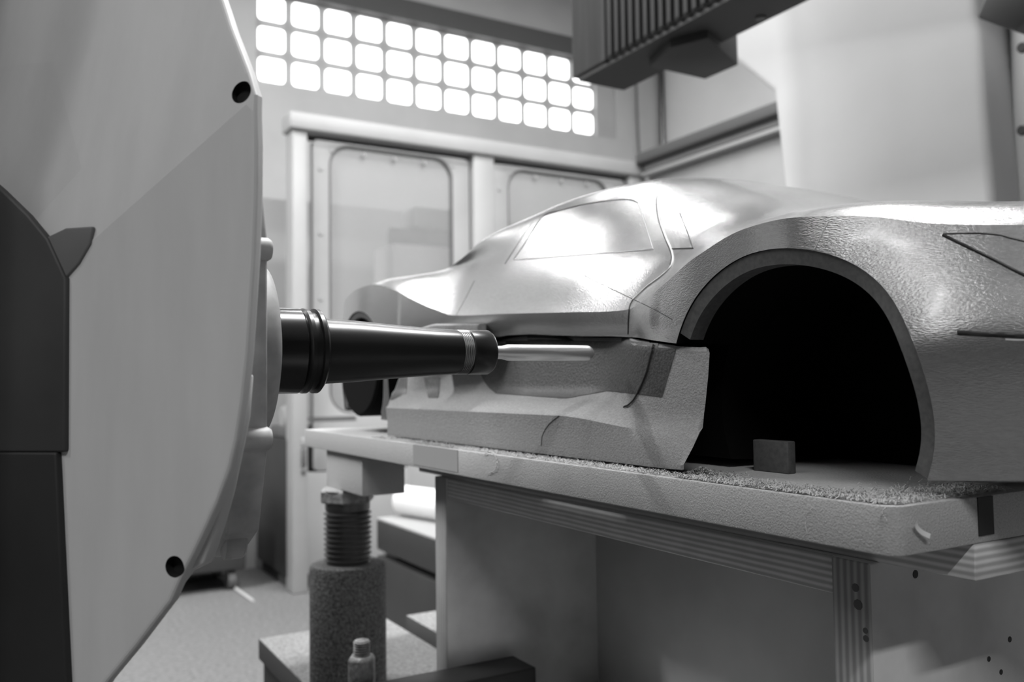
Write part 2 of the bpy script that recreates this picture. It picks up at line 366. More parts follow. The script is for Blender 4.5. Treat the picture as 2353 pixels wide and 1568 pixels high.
# ------------------------------------------------------------------ plywood table
tb = empty('plywood_table', V(-.65, .6, ZB), 'open fronted plywood box table carrying the dusty board', 'table')
YS = .445
def ply(name, x0, x1, y0, y1, z0, z1, edge, edge_axes):
    """edge_axes: normals whose faces show the plies"""
    o = MB().box(x0, x1, y0, y1, z0, z1).build(name, [M['ply'], M[edge], M['ply_out']], tb, bevel=.0008, segs=1)
    for pl in o.data.polygons:
        n = pl.normal
        if abs(n['xyz'.index(edge_axes[0])] if False else (n.x, n.y, n.z)['xyz'.index(edge_axes[0])]) > .6 or (len(edge_axes) > 1 and abs((n.x, n.y, n.z)['xyz'.index(edge_axes[1])]) > .6): pl.material_index = 1
        elif n.x > .6: pl.material_index = 2
    return o
ply('top_sheet', -1.02, -.283, YS + .008, .92, -.1105, -.0905, 'ply_z', 'yx')
ply('rail', -.925, -.372, YS + .002, YS + .024, -.134, -.1105, 'ply_z', 'y')
ply('side_panel', -.372, -.344, YS, .90, ZB, -.1105, 'ply_x', 'y')
ply('side_panel', -.955, -.925, YS, .90, ZB, -.1105, 'ply_x', 'y')
ply('back_panel', -.925, -.372, .66, .68, ZB, -.1105, 'ply_z', 'z')
ply('base_panel', -.86, -.372, YS + .03, .66, ZB, ZB + .02, 'ply_z', 'y')
# screw holes and scars on the outer side panel
for (u, v, r, k) in ((2103, 1320, .0026, 1), (2320, 1470, .002, 1.6), (2272, 1515, .0018, 1), (2300, 1545, .0018, 1.4)):
    p = P(u, v, 'X', -.344); MB().lathe(p, (1, 0, 0), [(-.004, r), (.0003, r)], 10).build('screw_hole', M['hole'], tb)

for (u, v, r) in ((1966, 1351, .0026), (1972, 1390, .0032), (1989, 1450, .0018), (1990, 1468, .0020)):
    MB().lathe(P(u, v, 'Y', YS), (0, -1, 0), [(-.003, r), (.0003, r)], 9).build('knot', M['seal'], tb)
# base board
brd = MB(); ZBT = -.065
X0, X1, Y0, Y1 = -1.292, -.283, .386, .98
loop = [(X0, Y0)] + [(X1 - .011 + .011 * math.sin(q), Y0 + .011 - .011 * math.cos(q)) for q in np.linspace(0, math.pi / 2, 8)] + [(X1, Y1), (X0, Y1)]
brd.prism([V(x, y, -.0905) for x, y in loop], (0, 0, .0255))
bo = thing(brd, 'base_board', M['board'], 'dust coated pale base board under the car model', 'board', smooth=40, bevel=.0012)
tp = P(950, 1013, 'Y', Y0); tq = P(1052, 1030, 'Y', Y0)
MB().box(tp.x, tq.x, Y0 - .0006, Y0 + .0, -.0875, -.0655).build('tape_strip', M['tape'], bo)
k0 = P(2262, 1140, 'X', X1); MB().box(X1 - .006, X1 + .0006, k0.y - .007, k0.y + .007, -.0865, -.0655).build('notch', M['hole'], bo)

# ------------------------------------------------------------------ car model
car = empty('car_model', V(-.75, .68, ZBT), 'silver scale model of a low sports car standing on the dusty board', 'car model')
YC = .68
KX = [-1.34, -1.32, -1.28, -1.25, -1.225, -1.19, -1.13, -1.087, -1.02, -.958, -.90, -.861, -.76, -.6425, -.5476, -.519, -.4876, -.449, -.407, -.375, -.350, -.3276, -.2965, -.25, -.20, -.165, -.14]
K3y = [.64, .54, .475, .442, .425, .416, .412, .415, .418, .42, .423, .425, .43, .43, .425, .42, .415, .41, .41, .415, .425, .435, .447, .468, .50, .55, .66]
K3z = [.06, .068, .085, .100, .112, .125, .133, .1347, .122, .1025, .086, .0769, .0709, .0633, .0578, .0627, .0725, .0863, .0978, .1004, .0985, .0951, .0868, .080, .075, .072, .07]
K2y = [.645, .545, .478, .443, .422, .412, .410, .411, .416, .423, .429, .434, .439, .439, .432, .422, .414, .410, .409, .409, .410, .412, .418, .438, .472, .53, .665]
K1d = [.004, .004, .004, .004, .004, .004, .004, .004, .004, .004, .004, .004, .004, .004, .004, .004, .004, .004, .003, .002, .002, .003, .006, .012, .016, .016, .004]
K2z = [.02, .02, .02, .02, .02, .02, .02, .02, .025, .03, .04, .045, .0506, .043, .037, .033, .03, .025, .02, .02, .02, .02, .02, .02, .02, .02, .02]
K1z = [.0, -.005, -.015, -.02, -.03, -.04, -.044, -.045, -.046, -.048, -.05, -.052, -.055, -.056, -.056, -.056, -.056, -.0562, -.0565, -.0565, -.0565, -.0565, -.056, -.054, -.05, -.04, -.02]
def pch(xs, ys, x):
    xs = np.array(xs); ys = np.array(ys); h = np.diff(xs); d = np.diff(ys) / h; m = np.zeros_like(ys)
    for i in range(1, len(xs) - 1):
        if d[i - 1] * d[i] > 0:
            w1, w2 = 2 * h[i] + h[i - 1], h[i] + 2 * h[i - 1]; m[i] = (w1 + w2) / (w1 / d[i - 1] + w2 / d[i])
    m[0], m[-1] = d[0], d[-1]
    i = np.clip(np.searchsorted(xs, x) - 1, 0, len(xs) - 2); t = (x - xs[i]) / h[i]
    return (2 * t**3 - 3 * t**2 + 1) * ys[i] + (t**3 - 2 * t**2 + t) * h[i] * m[i] + (-2 * t**3 + 3 * t**2) * ys[i + 1] + (t**3 - t**2) * h[i] * m[i + 1]
K4 = [(-1.34, .66, .075), (-1.25, .49, .112), (-1.19, .46, .133), (-1.13, .455, .1415), (-1.087, .452, .145), (-1.02, .455, .143), (-.958, .462, .1405), (-.90, .466, .139), (-.861, .462, .136), (-.7767, .455, .1296), (-.6425, .458, .119), (-.562, .465, .1116), (-.519, .466, .112), (-.4876, .463, .113), (-.449, .460, .113), (-.407, .462, .1145), (-.375, .467, .114), (-.35, .472, .112), (-.3276, .48, .109), (-.2965, .49, .103), (-.25, .51, .097), (-.2, .54, .091), (-.165, .59, .085), (-.14, .665, .078)]
K5 = [(-1.34, .67, .08), (-1.25, .56, .117), (-1.19, .55, .130), (-1.13, .545, .1345), (-1.087, .54, .137), (-1.02, .53, .140), (-.958, .495, .144), (-.9274, .485, .151), (-.8776, .487, .1715), (-.8033, .505, .188), (-.7484, .518, .1965), (-.7063, .53, .199), (-.6747, .54, .1985), (-.6279, .545, .190), (-.55, .55, .166), (-.4876, .555, .147), (-.449, .56, .137), (-.407, .565, .128), (-.375, .57, .1225), (-.35, .575, .118), (-.3276, .58, .1145), (-.2965, .585, .109), (-.25, .59, .102), (-.2, .61, .094), (-.14, .67, .08)]
K6 = [(-1.34, .082), (-1.25, .114), (-1.13, .130), (-1.02, .138), (-.958, .144), (-.9274, .154), (-.8776, .178), (-.8033, .199), (-.7484, .2085), (-.7063, .211), (-.6747, .2105), (-.62, .200), (-.55, .174), (-.4856, .150), (-.43, .135), (-.375, .1245), (-.3, .111), (-.2, .096), (-.14, .082)]
def cr(p, n):
    """points of a Catmull-Rom curve through the list p (ends doubled), n per span"""
    out = []; q = [2 * p[0] - p[1]] + p + [2 * p[-1] - p[-2]]
    for i in range(1, len(q) - 2):
        for k in range(n):
            t = k / n
            out.append(.5 * (2 * q[i] + (q[i + 1] - q[i - 1]) * t + (2 * q[i - 1] - 5 * q[i] + 4 * q[i + 1] - q[i + 2]) * t * t + (3 * q[i] - q[i - 1] - 3 * q[i + 1] + q[i + 2]) * t**3))
    out.append(p[-1]); return out
def col(K, j): return [k[0] for k in K], [k[j] for k in K]
xs = np.concatenate([np.linspace(-1.34, -1.2, 22)[:-1], np.linspace(-1.2, -.3, 150)[:-1], np.linspace(-.3, -.14, 26)])
sec = []
for x in xs:
    k3 = np.array([pch(KX, K3y, x), pch(KX, K3z, x)]); k2 = np.array([pch(KX, K2y, x), pch(KX, K2z, x)])
    z1 = pch(KX, K1z, x); k1 = np.array([k2[0] + pch(KX, K1d, x), z1])
    k4 = np.array([pch(*col(K4, 1), x), pch(*col(K4, 2), x)]); k5 = np.array([pch(*col(K5, 1), x), pch(*col(K5, 2), x)])
    k6 = np.array([YC, pch([k[0] for k in K6], [k[1] for k in K6], x)])
    b = min(.17, YC - k1[0] - .01)
    low = [np.array([YC, min(z1, -.064 if -1.1 < x < -.2 else z1)]), np.array([YC - b * .6, min(z1, -.064 if -1.1 < x < -.2 else z1)])]
    pts = low + [k1 + np.array([.006, 0]), k1 + np.array([.001, .001]), k1 + np.array([0, .005])]
    side = cr([k1 + np.array([0, .005]), k2, k3], 8)
    pts += side[1:8] if x > -.50 or x < -1.0 else [k1 * (1 - t) + k2 * t for t in np.linspace(.15, .9, 7)]
    for k_, t in enumerate(np.linspace(0, 1, 9)[:-1]):
        if x > -.50 or x < -1.0: pts.append(side[8 + k_]); continue
        q = k2 * (1 - t) + k3 * t; q = q + np.array([-.002 * math.sin(math.pi * t), 0]); pts.append(q)
    up = cr([k3, k4, k5, k6, np.array([2 * YC - k5[0], k5[1]])], 12)[:37]
    # keep the shoulder edge crisp
    pts += up
    sec.append(pts)
n1 = len(sec[0]); body = MB(); vs = []
for x, s in zip(xs, sec):
    vs += [(x, q[0], q[1] + H) for q in s] + [(x, 2 * YC - q[0], q[1] + H) for q in s[-2:0:-1]]
N = 2 * n1 - 2; fs = []
for i in range(len(xs) - 1):
    for j in range(N):
        k = (j + 1) % N; fs.append((i * N + j, i * N + k, (i + 1) * N + k, (i + 1) * N + j))
fs += [tuple(range(N)), tuple((len(xs) - 1) * N + j for j in range(N - 1, -1, -1))]
body.add(vs, fs)
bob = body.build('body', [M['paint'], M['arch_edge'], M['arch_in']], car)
UNCUT = BVHTree.FromPolygons([Vector(v.co) for v in bob.data.vertices], [tuple(p.vertices) for p in bob.data.polygons])
def cutter(name, mb, mats): return mb.build(name, mats)
cuts = []
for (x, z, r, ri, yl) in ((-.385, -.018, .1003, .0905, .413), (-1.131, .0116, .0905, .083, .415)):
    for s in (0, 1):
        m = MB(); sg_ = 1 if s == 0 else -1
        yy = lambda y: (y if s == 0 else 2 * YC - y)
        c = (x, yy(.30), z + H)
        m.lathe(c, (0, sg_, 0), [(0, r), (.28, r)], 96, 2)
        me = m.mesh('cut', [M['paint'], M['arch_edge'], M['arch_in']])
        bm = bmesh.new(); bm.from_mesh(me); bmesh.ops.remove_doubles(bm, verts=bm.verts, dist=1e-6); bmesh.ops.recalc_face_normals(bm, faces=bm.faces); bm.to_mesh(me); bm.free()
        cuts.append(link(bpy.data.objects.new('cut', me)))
def k2z(x): return pch(KX, K2z, x)
m = MB()
top = [V(x, .30, k2z(x) - .001) for x in np.linspace(-1.03, -.452, 14)]
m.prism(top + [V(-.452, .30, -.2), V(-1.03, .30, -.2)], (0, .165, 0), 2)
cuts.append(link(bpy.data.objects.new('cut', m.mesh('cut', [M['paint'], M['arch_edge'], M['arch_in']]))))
for c in cuts:
    md = bob.modifiers.new('cut', 'BOOLEAN'); md.object = c; md.operation = 'DIFFERENCE'; md.solver = 'EXACT'
dg = bpy.context.evaluated_depsgraph_get()
me = bpy.data.meshes.new_from_object(bob.evaluated_get(dg)); bob.modifiers.clear(); bob.data = me; me.name = 'body'
for c in cuts: bpy.data.objects.remove(c)
sharpen(me, 24)

for (x, z, r, ri, zlow) in ((-.385, -.018, .1001, .0905, -.0585), (-1.131, .0116, .0903, .082, -.045)):
    m = MB(); vs = []; n = 0
    for q in np.linspace(-35, 215, 110):
        cq, sq = math.cos(math.radians(q)), math.sin(math.radians(q))
        if z + r * sq < (zlow if q < 90 or x < -1 else .031): continue
        h = UNCUT.ray_cast(Vector((x + r * cq, .2, z + r * sq + H)), Vector((0, 1, 0)))
        if h[0] is None: continue
        y = h[0].y + .0012
        vs += [(x + r * cq, y, z + r * sq + H), (x + ri * cq, y + .0015, z + ri * sq + H), (x + ri * cq, y + .014, z + ri * sq + H), (x + r * cq, y + .014, z + r * sq + H)]; n += 1
    fs = [(4 * i + a, 4 * i + (a + 1) % 4, 4 * i + 4 + (a + 1) % 4, 4 * i + 4 + a) for i in range(n - 1) for a in range(4)] + [(0, 1, 2, 3), (4 * n - 1, 4 * n - 2, 4 * n - 3, 4 * n - 4)]
    m.add(vs, fs); m.build('arch_lip', M['arch_edge'], car, smooth=40)

# the milled sill of bare foam
SX = np.concatenate([np.linspace(-1.012, -.46, 56), [-.447, -.440, -.4372]])
def sillsec(x):
    t = min(1, max(0, (x + .62) / .12)); t = t * t * (3 - 2 * t)
    l = min(1, max(0, (-.93 - x) / .06)); l = l * l * (3 - 2 * l)
    e = min(1, max(0, (x + .52) / .08))
    zt = k2z(x) - .002 if x < -.47 else k2z(-.47) - .003
    yb = .452 * (1 - t) + .417 * t; yc_ = .440 * (1 - t) + .4145 * t; yd = .4055 * (1 - t) + .409 * t
    zc_ = (-.009) * (1 - t) + (-.022) * t; zd = -.026 * (1 - t) + (-.034) * t
    yb, yc_ = yb * (1 - l) + .428 * l, yc_ * (1 - l) + .418 * l
    ye = .407 - .007 * e; ze = -.0625 + .001 * e; ym = .4075 - .002 * e
    pts = [(.475, zt), (yb + .003, zt), (yb, zt - .003), ((yb * .6 + yc_ * .4), zt * .6 + zc_ * .4), (yc_, zc_ + .004), (yc_ - .004 * (1 - t), zc_ - .001), (yd + .003, zd + .001), (yd, zd - .002), (ym, -.046), (ye, -.058), (ye + .001, ze), (.475, ze)]
    if x > -.4475:  # rounded end
        k = .35 if x > -.4385 else .75
        pts = [(.475 - (.475 - y) * (1 - .012 * (1 - k)), z - (.004 * (1 - k) if z > 0 else -.0015 * (1 - k))) for y, z in pts]
    return pts
sill = MB(); vs = []; NS = 12
for x in SX:
    for (y, z) in sillsec(x):
        xx = x
        if x > -.5: # the raw end leans forward towards the bottom
            xx = x - .02 * ((x + .5) / .063) * min(1, max(0, (.03 - z) / .09)) ** 1.5
        if x > -.56: xx -= max(0, y - .412) * 1.5 * min(1, (x + .56) / .09)
        vs.append((xx, y, z + H))
fs = [(i * NS + j, i * NS + (j + 1) % NS, (i + 1) * NS + (j + 1) % NS, (i + 1) * NS + j) for i in range(len(SX) - 1) for j in range(NS)]
fs += [tuple(range(NS)), tuple((len(SX) - 1) * NS + j for j in range(NS - 1, -1, -1))]
sill.add(vs, fs)
sob = sill.build('side_sill', M['foam'], car, smooth=38); sob['label'] = 'bare grey foam side sill with a milled ledge'
m = MB().lathe(V(-1.15, .420, .035), (0, 1, 0), [(0, .074), (.003, .078), (.14, .078)], 48)  # disc added to fill the black of the front arch
wb = m.build('arch_disc', M['arch_in'], car, smooth=35); wb['label'] = 'black disc filling the front wheel arch'
# foam lip left above the cutter
lp = MB(); a, b = P(945, 752, 'Y', .400), P(1058, 752, 'Y', .400)
lz1 = P(1000, 744, 'Y', .400).z - H
lx = np.linspace(a.x, b.x, 12); vs = []
for i, x in enumerate(lx):
    t = i / 11; yo = .398 + .022 * max(0, (t - .75) / .25) ** 2; zt = lz1 - .004 * abs(t - .5) * 2
    vs += [(x, .43, zt + H), (x, yo + .002, zt + H), (x, yo, zt - .002 + H), (x, yo, zt - .03 + H), (x, .43, zt - .034 + H)]
fs = [(i * 5 + j, i * 5 + (j + 1) % 5, (i + 1) * 5 + (j + 1) % 5, (i + 1) * 5 + j) for i in range(11) for j in range(5)] + [(0, 1, 2, 3, 4), (59, 58, 57, 56, 55)]
lp.add(vs, fs); lpo = lp.build('foam_lip', M['foam'], car, smooth=35)

def bvh(*obs):
    vs, ps = [], []
    for o in obs:
        b = len(vs); mw = o.matrix_world if o.parent is None else Matrix()
        vs += [Vector(v.co) for v in o.data.vertices]; ps += [tuple(b + i for i in p.vertices) for p in o.data.polygons]
    return BVHTree.FromPolygons(vs, ps)
BODY = bvh(bob); SILL = bvh(sob)
def hit(t, u, v, off=0.):
    d = ray(u, v).normalized(); h = t.ray_cast(EYE, d)
    if h[0] is None: return None
    n = h[1] if h[1].dot(d) < 0 else -h[1]
    return h[0] + n * off
def dens(pl, step=9):
    out = []
    for (a, b), (c, d) in zip(pl[:-1], pl[1:]):
        n = max(1, int(math.hypot(c - a, d - b) / step))
        out += [(a + (c - a) * k / n, b + (d - b) * k / n) for k in range(n)]
    return out + [pl[-1]]
def smoothpx(pl, n=6):
    return [tuple(q) for q in cr([np.array(p, float) for p in pl], n)]
def seam(name, pl, t, r, m, curve=True, off=0.):
    q = smoothpx(pl) if curve else dens(pl)
    pts = []
    for (u, v) in q:
        h = hit(t, u, v, off)
        if h is not None and (not pts or (h - pts[-1]).length > 1e-5) and (not pts or (h - pts[-1]).length < .05): pts.append(h)
    if len(pts) > 1: return MB().tube(pts, r, 6).build(name, m, car, smooth=60)
def patch(name, top, bot, t, off, m, nv=10, step=10, parent=None):
    """surface piece lying on the model between two pixel polylines of equal length"""
    n = 24
    def res(pl):
        pl = [np.array(p, float) for p in pl]; L = [0]
        for a, b in zip(pl[:-1], pl[1:]): L.append(L[-1] + np.linalg.norm(b - a))
        return [np.array([np.interp(s, L, [p[k] for p in pl]) for k in (0, 1)]) for s in np.linspace(0, L[-1], n)]
    T, B = res(top), res(bot); vs = []; ok = []
    for i in range(n):
        for j in range(nv + 1):
            q = T[i] * (1 - j / nv) + B[i] * (j / nv); h = hit(t, q[0], q[1], off); ok.append(h is not None); vs.append(h or Vector((0, 0, 0)))
    fs = []
    for i in range(n - 1):
        for j in range(nv):
            f = (i * (nv + 1) + j, (i + 1) * (nv + 1) + j, (i + 1) * (nv + 1) + j + 1, i * (nv + 1) + j + 1)
            if all(ok[k] for k in f) and max((vs[f[0]] - vs[f[2]]).length, (vs[f[1]] - vs[f[3]]).length) < .06: fs.append(f)
    mb = MB(); mb.add(vs, fs); me = mb.mesh(name, m)
    bm = bmesh.new(); bm.from_mesh(me); bmesh.ops.delete(bm, geom=[v for v in bm.verts if not v.link_faces], context='VERTS'); bm.to_mesh(me); bm.free()
    sharpen(me, 60)
    return link(bpy.data.objects.new(name, me), parent or car)
winm = M['paint']
wtop = [(1247, 499), (1290, 485), (1340, 472), (1400, 463), (1440, 460), (1464, 466)]
wbot = [(1181, 597), (1250, 592), (1330, 586), (1400, 581), (1460, 576), (1500, 573)]
patch('side_window', wtop, wbot, BODY, .0004, M['paint'])
qtop = [(1521, 455), (1548, 470)]; qbot = [(1546, 571), (1591, 570)]
patch('quarter_window', qtop, qbot, BODY, .0004, M['paint'], nv=8)
R1 = .0006
seam('window_line', [(1181, 597), (1205, 562), (1247, 499), (1290, 484), (1340, 471), (1400, 462), (1445, 459), (1466, 467)], BODY, R1, M['scribe'], off=.0003)
seam('window_line', [(1466, 467), (1478, 500), (1490, 538), (1501, 573), (1460, 577), (1330, 587), (1181, 598)], BODY, .0004, M['scribe_light'], curve=False, off=.0003)
seam('pillar_line', [(1225, 510), (1200, 545), (1160, 607)], BODY, .0004, M['scribe'])
seam('door_line', [(1514, 437), (1511, 465), (1516, 505), (1530, 545), (1545, 582), (1543, 610), (1520, 634), (1485, 660), (1455, 688)], BODY, .0009, M['scribe_light'])
seam('door_line', [(1513, 437), (1508, 465), (1513, 505), (1527, 546), (1542, 584), (1540, 608)], BODY, .0005, M['scribe'])
seam('door_line', [(1455, 688), (1447, 705), (1444, 735), (1443, 768)], BODY, .0006, M['scribe'])
seam('quarter_line', [(1545, 572), (1592, 571)], BODY, .0007, M['scribe'], curve=False)
seam('quarter_line', [(1592, 571), (1578, 530), (1562, 490)], BODY, .0004, M['scribe'], curve=False)
seam('scratch_line', [(1343, 634), (1400, 662), (1455, 688), (1510, 715), (1545, 735)], BODY, .0003, M['scribe'])
seam('scratch_line', [(1090, 645), (1070, 685), (1048, 725)], BODY, .0003, M['scribe'])
seam('fender_line', [(1905, 508), (1890, 535), (1872, 572)], BODY, .0003, M['scribe_light'])
# tail lamp scribed into the rear corner
lt = [(2167, 538), (2230, 537), (2290, 540), (2330, 550), (2400, 566)]; lb = [(2167, 540), (2220, 566), (2280, 595), (2340, 626), (2400, 655)]
patch('tail_lamp', lt, lb, BODY, .0003, M['paint'])
seam('tail_lamp_line', lt, BODY, .0006, M['scribe'], off=.0002); seam('tail_lamp_line', lb, BODY, .0009, M['scribe'], off=.0002)
seam('bumper_slit', [(2200, 764), (2270, 768), (2340, 771), (2400, 773)], BODY, .0014, M['scribe'])
seam('bumper_slit', [(2310, 781), (2400, 784)], BODY, .0006, M['scribe_light'])
# primer left in the milled pocket, the crack through it, and a few patches
patch('primer_patch', [(1060, 776), (1200, 774), (1330, 774), (1450, 777), (1560, 784)], [(1115, 880), (1135, 905), (1300, 917), (1400, 898), (1522, 913)], SILL, .0005, M['primer'], nv=14)
patch('primer_patch', [(893, 868), (936, 868)], [(895, 922), (934, 905)], SILL, .0005, M['primer'])
patch('primer_patch', [(974, 868), (1012, 868)], [(984, 915), (1008, 915)], SILL, .0005, M['primer'])
seam('crack', [(1503, 794), (1494, 830), (1484, 865), (1464, 910), (1450, 928), (1434, 938)], SILL, .0007, M['scribe'], off=.0010)
seam('crack', [(1285, 956), (1262, 975), (1247, 1000), (1244, 1025)], SILL, .0005, M['primer'])

# block standing in the rear wheel arch
p = P(1770, 1086, 'Z', ZBT); e0, e1 = P(1731, 1080, 'Y', p.y), P(1811, 1080, 'Y', p.y); zt = P(1770, 1013, 'Y', p.y).z - H
thing(MB().box(e0.x, e1.x, p.y, p.y + .008, ZBT, zt), 'support_block', M['arch_edge'], 'small pale block standing in the black rear wheel arch', 'block', bevel=.0008)

# ------------------------------------------------------------------ jack under the board
cnr = P(832, 1047, 'Z', -.0905)
blk = thing(MB().box(P(750, 1035, 'Y', cnr.y).x, cnr.x, cnr.y, P(930, 1060, 'X', cnr.x).y, -.1435, -.0905), 'packing_block', M['block'], 'pale rectangular packing block between jack and board', 'block', bevel=.001)
JX, JY = -1.182, .415
jk = empty('screw_jack', V(JX, JY, ZB), 'rough dark screw jack with coarse thread under the packing block', 'jack')
MB().lathe(V(JX, JY, ZB), (0, 0, 1), [(0, .053), (.165, .053), (.170, .051), (.1715, .046), (.1715, .036)], 48).build('jack_body', M['jack'], jk, smooth=40)
prof = []; z = .160
while z < .245: prof += [(z, .0295), (z + .0022, .0335), (z + .0036, .0335), (z + .0052, .0295)]; z += .0071
prof += [(.2465, .0315), (.256, .0315)]
MB().lathe(V(JX, JY, ZB), (0, 0, 1), prof, 40).build('thread', M['thread'], jk, smooth=40)
MB().lathe(V(JX, JY, ZB), (0, 0, 1), [(.256, .036), (.258, .039), (.272, .039), (.2762, .035)], 6).build('jack_head', M['stud'], jk)
MB().lathe(V(JX, JY, ZB), (0, 0, 1), [(.2735, .036), (.2764, .033)], 24).build('dust_cap', M['dust'], jk, smooth=40)

# clamp strap, stud and nut
cl = empty('clamp_strap', V(-.9, .4, ZB), 'dark flat steel clamp strap holding down the plywood table', 'clamp')
MB().box(-.918, -.865, .295, .530, -.347, -.328).build('strap', M['clamp'], cl, bevel=.002)
MB().box(-.905, -.878, .49, .525, ZB, -.347).build('packing', M['clamp'], cl, bevel=.001)
MB().box(-.905, -.878, .37, .385, ZB, -.347).build('packing', M['clamp'], cl, bevel=.001)
sp = P(831, 1470, 'Y', .350); SXc, SYc, SZ = sp.x, sp.y, sp.z - H
st = empty('clamp_stud', V(SXc, SYc + .01, ZB), 'rusty threaded stud with a tall nut beside the jack', 'bolt')
prof = []; z = ZB
prof.append((0, .009)); z = .11
while z < (SZ - ZB) - .003: prof += [(z, .0082), (z + .0008, .0096), (z + .0014, .0096), (z + .0022, .0082)]; z += .0028
prof += [(SZ - ZB - .001, .0085), (SZ - ZB, .006)]
MB().lathe(V(SXc, SYc, ZB), (0, 0, 1), prof, 24).build('stud', M['stud'], st, smooth=40)
nz = P(831, 1506, 'Y', .350).z - H - ZB
MB().lathe(V(SXc, SYc, ZB), (0, 0, 1), [(0, .0165), (nz - .004, .0165), (nz, .0135)], 6).build('nut', M['stud'], st, bevel=.0012)

# ------------------------------------------------------------------ milling head
AX, AZ = -.569, .0237
hd = empty('milling_head', V(AX, .1, AZ), 'large pale grey cast milling head with a horizontal spindle', 'milling head')
Nn = Vector((math.cos(math.radians(-46)), math.sin(math.radians(-46)), 0)); CC = Nn.dot(P(585, 400, 'X', -.430) - EYE)
lower = [(566, 240), (586, 262), (588, 330), (587, 450), (582, 580), (575, 690), (567, 811), (555, 921), (541, 1010), (526, 1076), (498, 1154), (471, 1215), (445, 1270), (421, 1316), (390, 1385), (354, 1432), (310, 1490), (244, 1570), (150, 1720), (-150, 1900), (-520, 1800), (-640, 1300), (-640, 800), (0, 740), (160, 600)]
A3, B3 = PP(160, 600, Nn, CC), PP(566, 240, Nn, CC)
cre = (B3 - A3).normalized(); dn = math.radians(13)  # invented fold: the tilted upper facet replaces a soft shadow edge
N2 = (Matrix.Rotation(dn, 3, cre) @ Nn); N2b = (Matrix.Rotation(-dn, 3, cre) @ Nn)
N2 = N2 if N2.z > N2b.z else N2b
C2 = N2.dot(A3 - EYE)
upper = [(586, 262), (586, 215), (572, 165), (552, 112), (532, 60), (516, 10), (492, -60), (440, -180), (300, -330), (0, -420), (-350, -350), (-600, 0), (-640, 500), (-640, 800), (0, 740), (160, 600), (566, 240)]
LV = [PP(u, v, Nn, CC) for u, v in lower]
UV = []
for k, (u, v) in enumerate(upper):
    if (u, v) in lower: UV.append(LV[lower.index((u, v))])
    else: UV.append(PP(u, v, N2, C2))
m = MB(); nl = len(LV)
ext = [p for k, p in enumerate(UV) if upper[k] not in lower]
allv = LV + ext; idx = {q: i for i, q in enumerate(lower)}; j = nl
for q in upper:
    if q not in idx: idx[q] = j; j += 1
rim = [(-640, 800), (-640, 500), (-600, 0), (-350, -350), (0, -420), (300, -330), (440, -180), (492, -60), (516, 10), (532, 60), (552, 112), (572, 165), (586, 215), (586, 262)] + lower[2:23]
rim = rim[:-1]
back = [allv[idx[q]] - Nn * .008 for q in rim]
nb = len(allv)
fs = [tuple(idx[q] for q in lower), tuple(idx[q] for q in upper)]
fs += [(idx[rim[i]], idx[rim[(i + 1) % len(rim)]], nb + (i + 1) % len(rim), nb + i) for i in range(len(rim))]
fs.append(tuple(nb + i for i in range(len(rim) - 1, -1, -1)))
m.add(allv + back, fs)
plate = m.build('cover_plate', [M['head'], M['hole']], hd)
pcuts = []
for (u, v, n_, c_, r) in ((553, 211, N2, C2, .0060), (401, 1303, Nn, CC, .0054)):
    pc = PP(u, v, n_, c_)
    k = MB().lathe(pc + Nn * .01, -Nn, [(0, r), (.016, r)], 28, 1).mesh('cut', [M['head'], M['hole']])
    pcuts.append(link(bpy.data.objects.new('cut', k)))
md = plate.modifiers.new('round', 'BEVEL'); md.width = .0022; md.segments = 3; md.limit_method = 'ANGLE'; md.angle_limit = math.radians(40)
for c in pcuts:
    md = plate.modifiers.new('cut', 'BOOLEAN'); md.object = c; md.solver = 'EXACT'
dg = bpy.context.evaluated_depsgraph_get()
me = bpy.data.meshes.new_from_object(plate.evaluated_get(dg)); plate.modifiers.clear(); plate.data = me; me.name = 'cover_plate'
for c in pcuts: bpy.data.objects.remove(c)
sharpen(me, 9)
MB().box(-1.05, -.52, -.85, -.06, FLOOR, 1.3).build('light_blocker', M['light_blocker'], hd, bevel=.01)  # unseen block added beside the head to shade the car's side
MB().box(-2.3, -1.06, -.85, -.07, FLOOR, .26).build('light_blocker_low', M['light_blocker'], hd, bevel=.01)  # low unseen extension, added so the car's side reflects dark
# dark slabs on the plate, standing in for shade at its outer side
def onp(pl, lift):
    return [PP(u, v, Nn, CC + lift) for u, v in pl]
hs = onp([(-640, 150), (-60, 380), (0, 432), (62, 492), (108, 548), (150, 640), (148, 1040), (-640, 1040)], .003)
MB().prism(hs, -Nn * .005).build('shade_slab', M['head_shade'], hd, bevel=.0015, segs=3)
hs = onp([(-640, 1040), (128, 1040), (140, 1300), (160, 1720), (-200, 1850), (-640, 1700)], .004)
MB().prism(hs, -Nn * .006).build('shade_slab_deep', M['head_shade_deep'], hd, bevel=.0015, segs=3)
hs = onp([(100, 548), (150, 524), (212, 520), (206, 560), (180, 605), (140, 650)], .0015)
MB().prism(hs, -Nn * .003).build('shade_slab_mid', M['head_shade_mid'], hd, bevel=.001, segs=3)
bk = onp([(560, 860), (552, 960), (534, 1052), (515, 1140), (494, 1215), (465, 1298), (425, 1318), (300, 1480), (-200, 1480), (-200, 860)], -.0085)
MB().prism(bk, -Nn * .010).build('backing_plate', M['head'], hd, bevel=.0015)
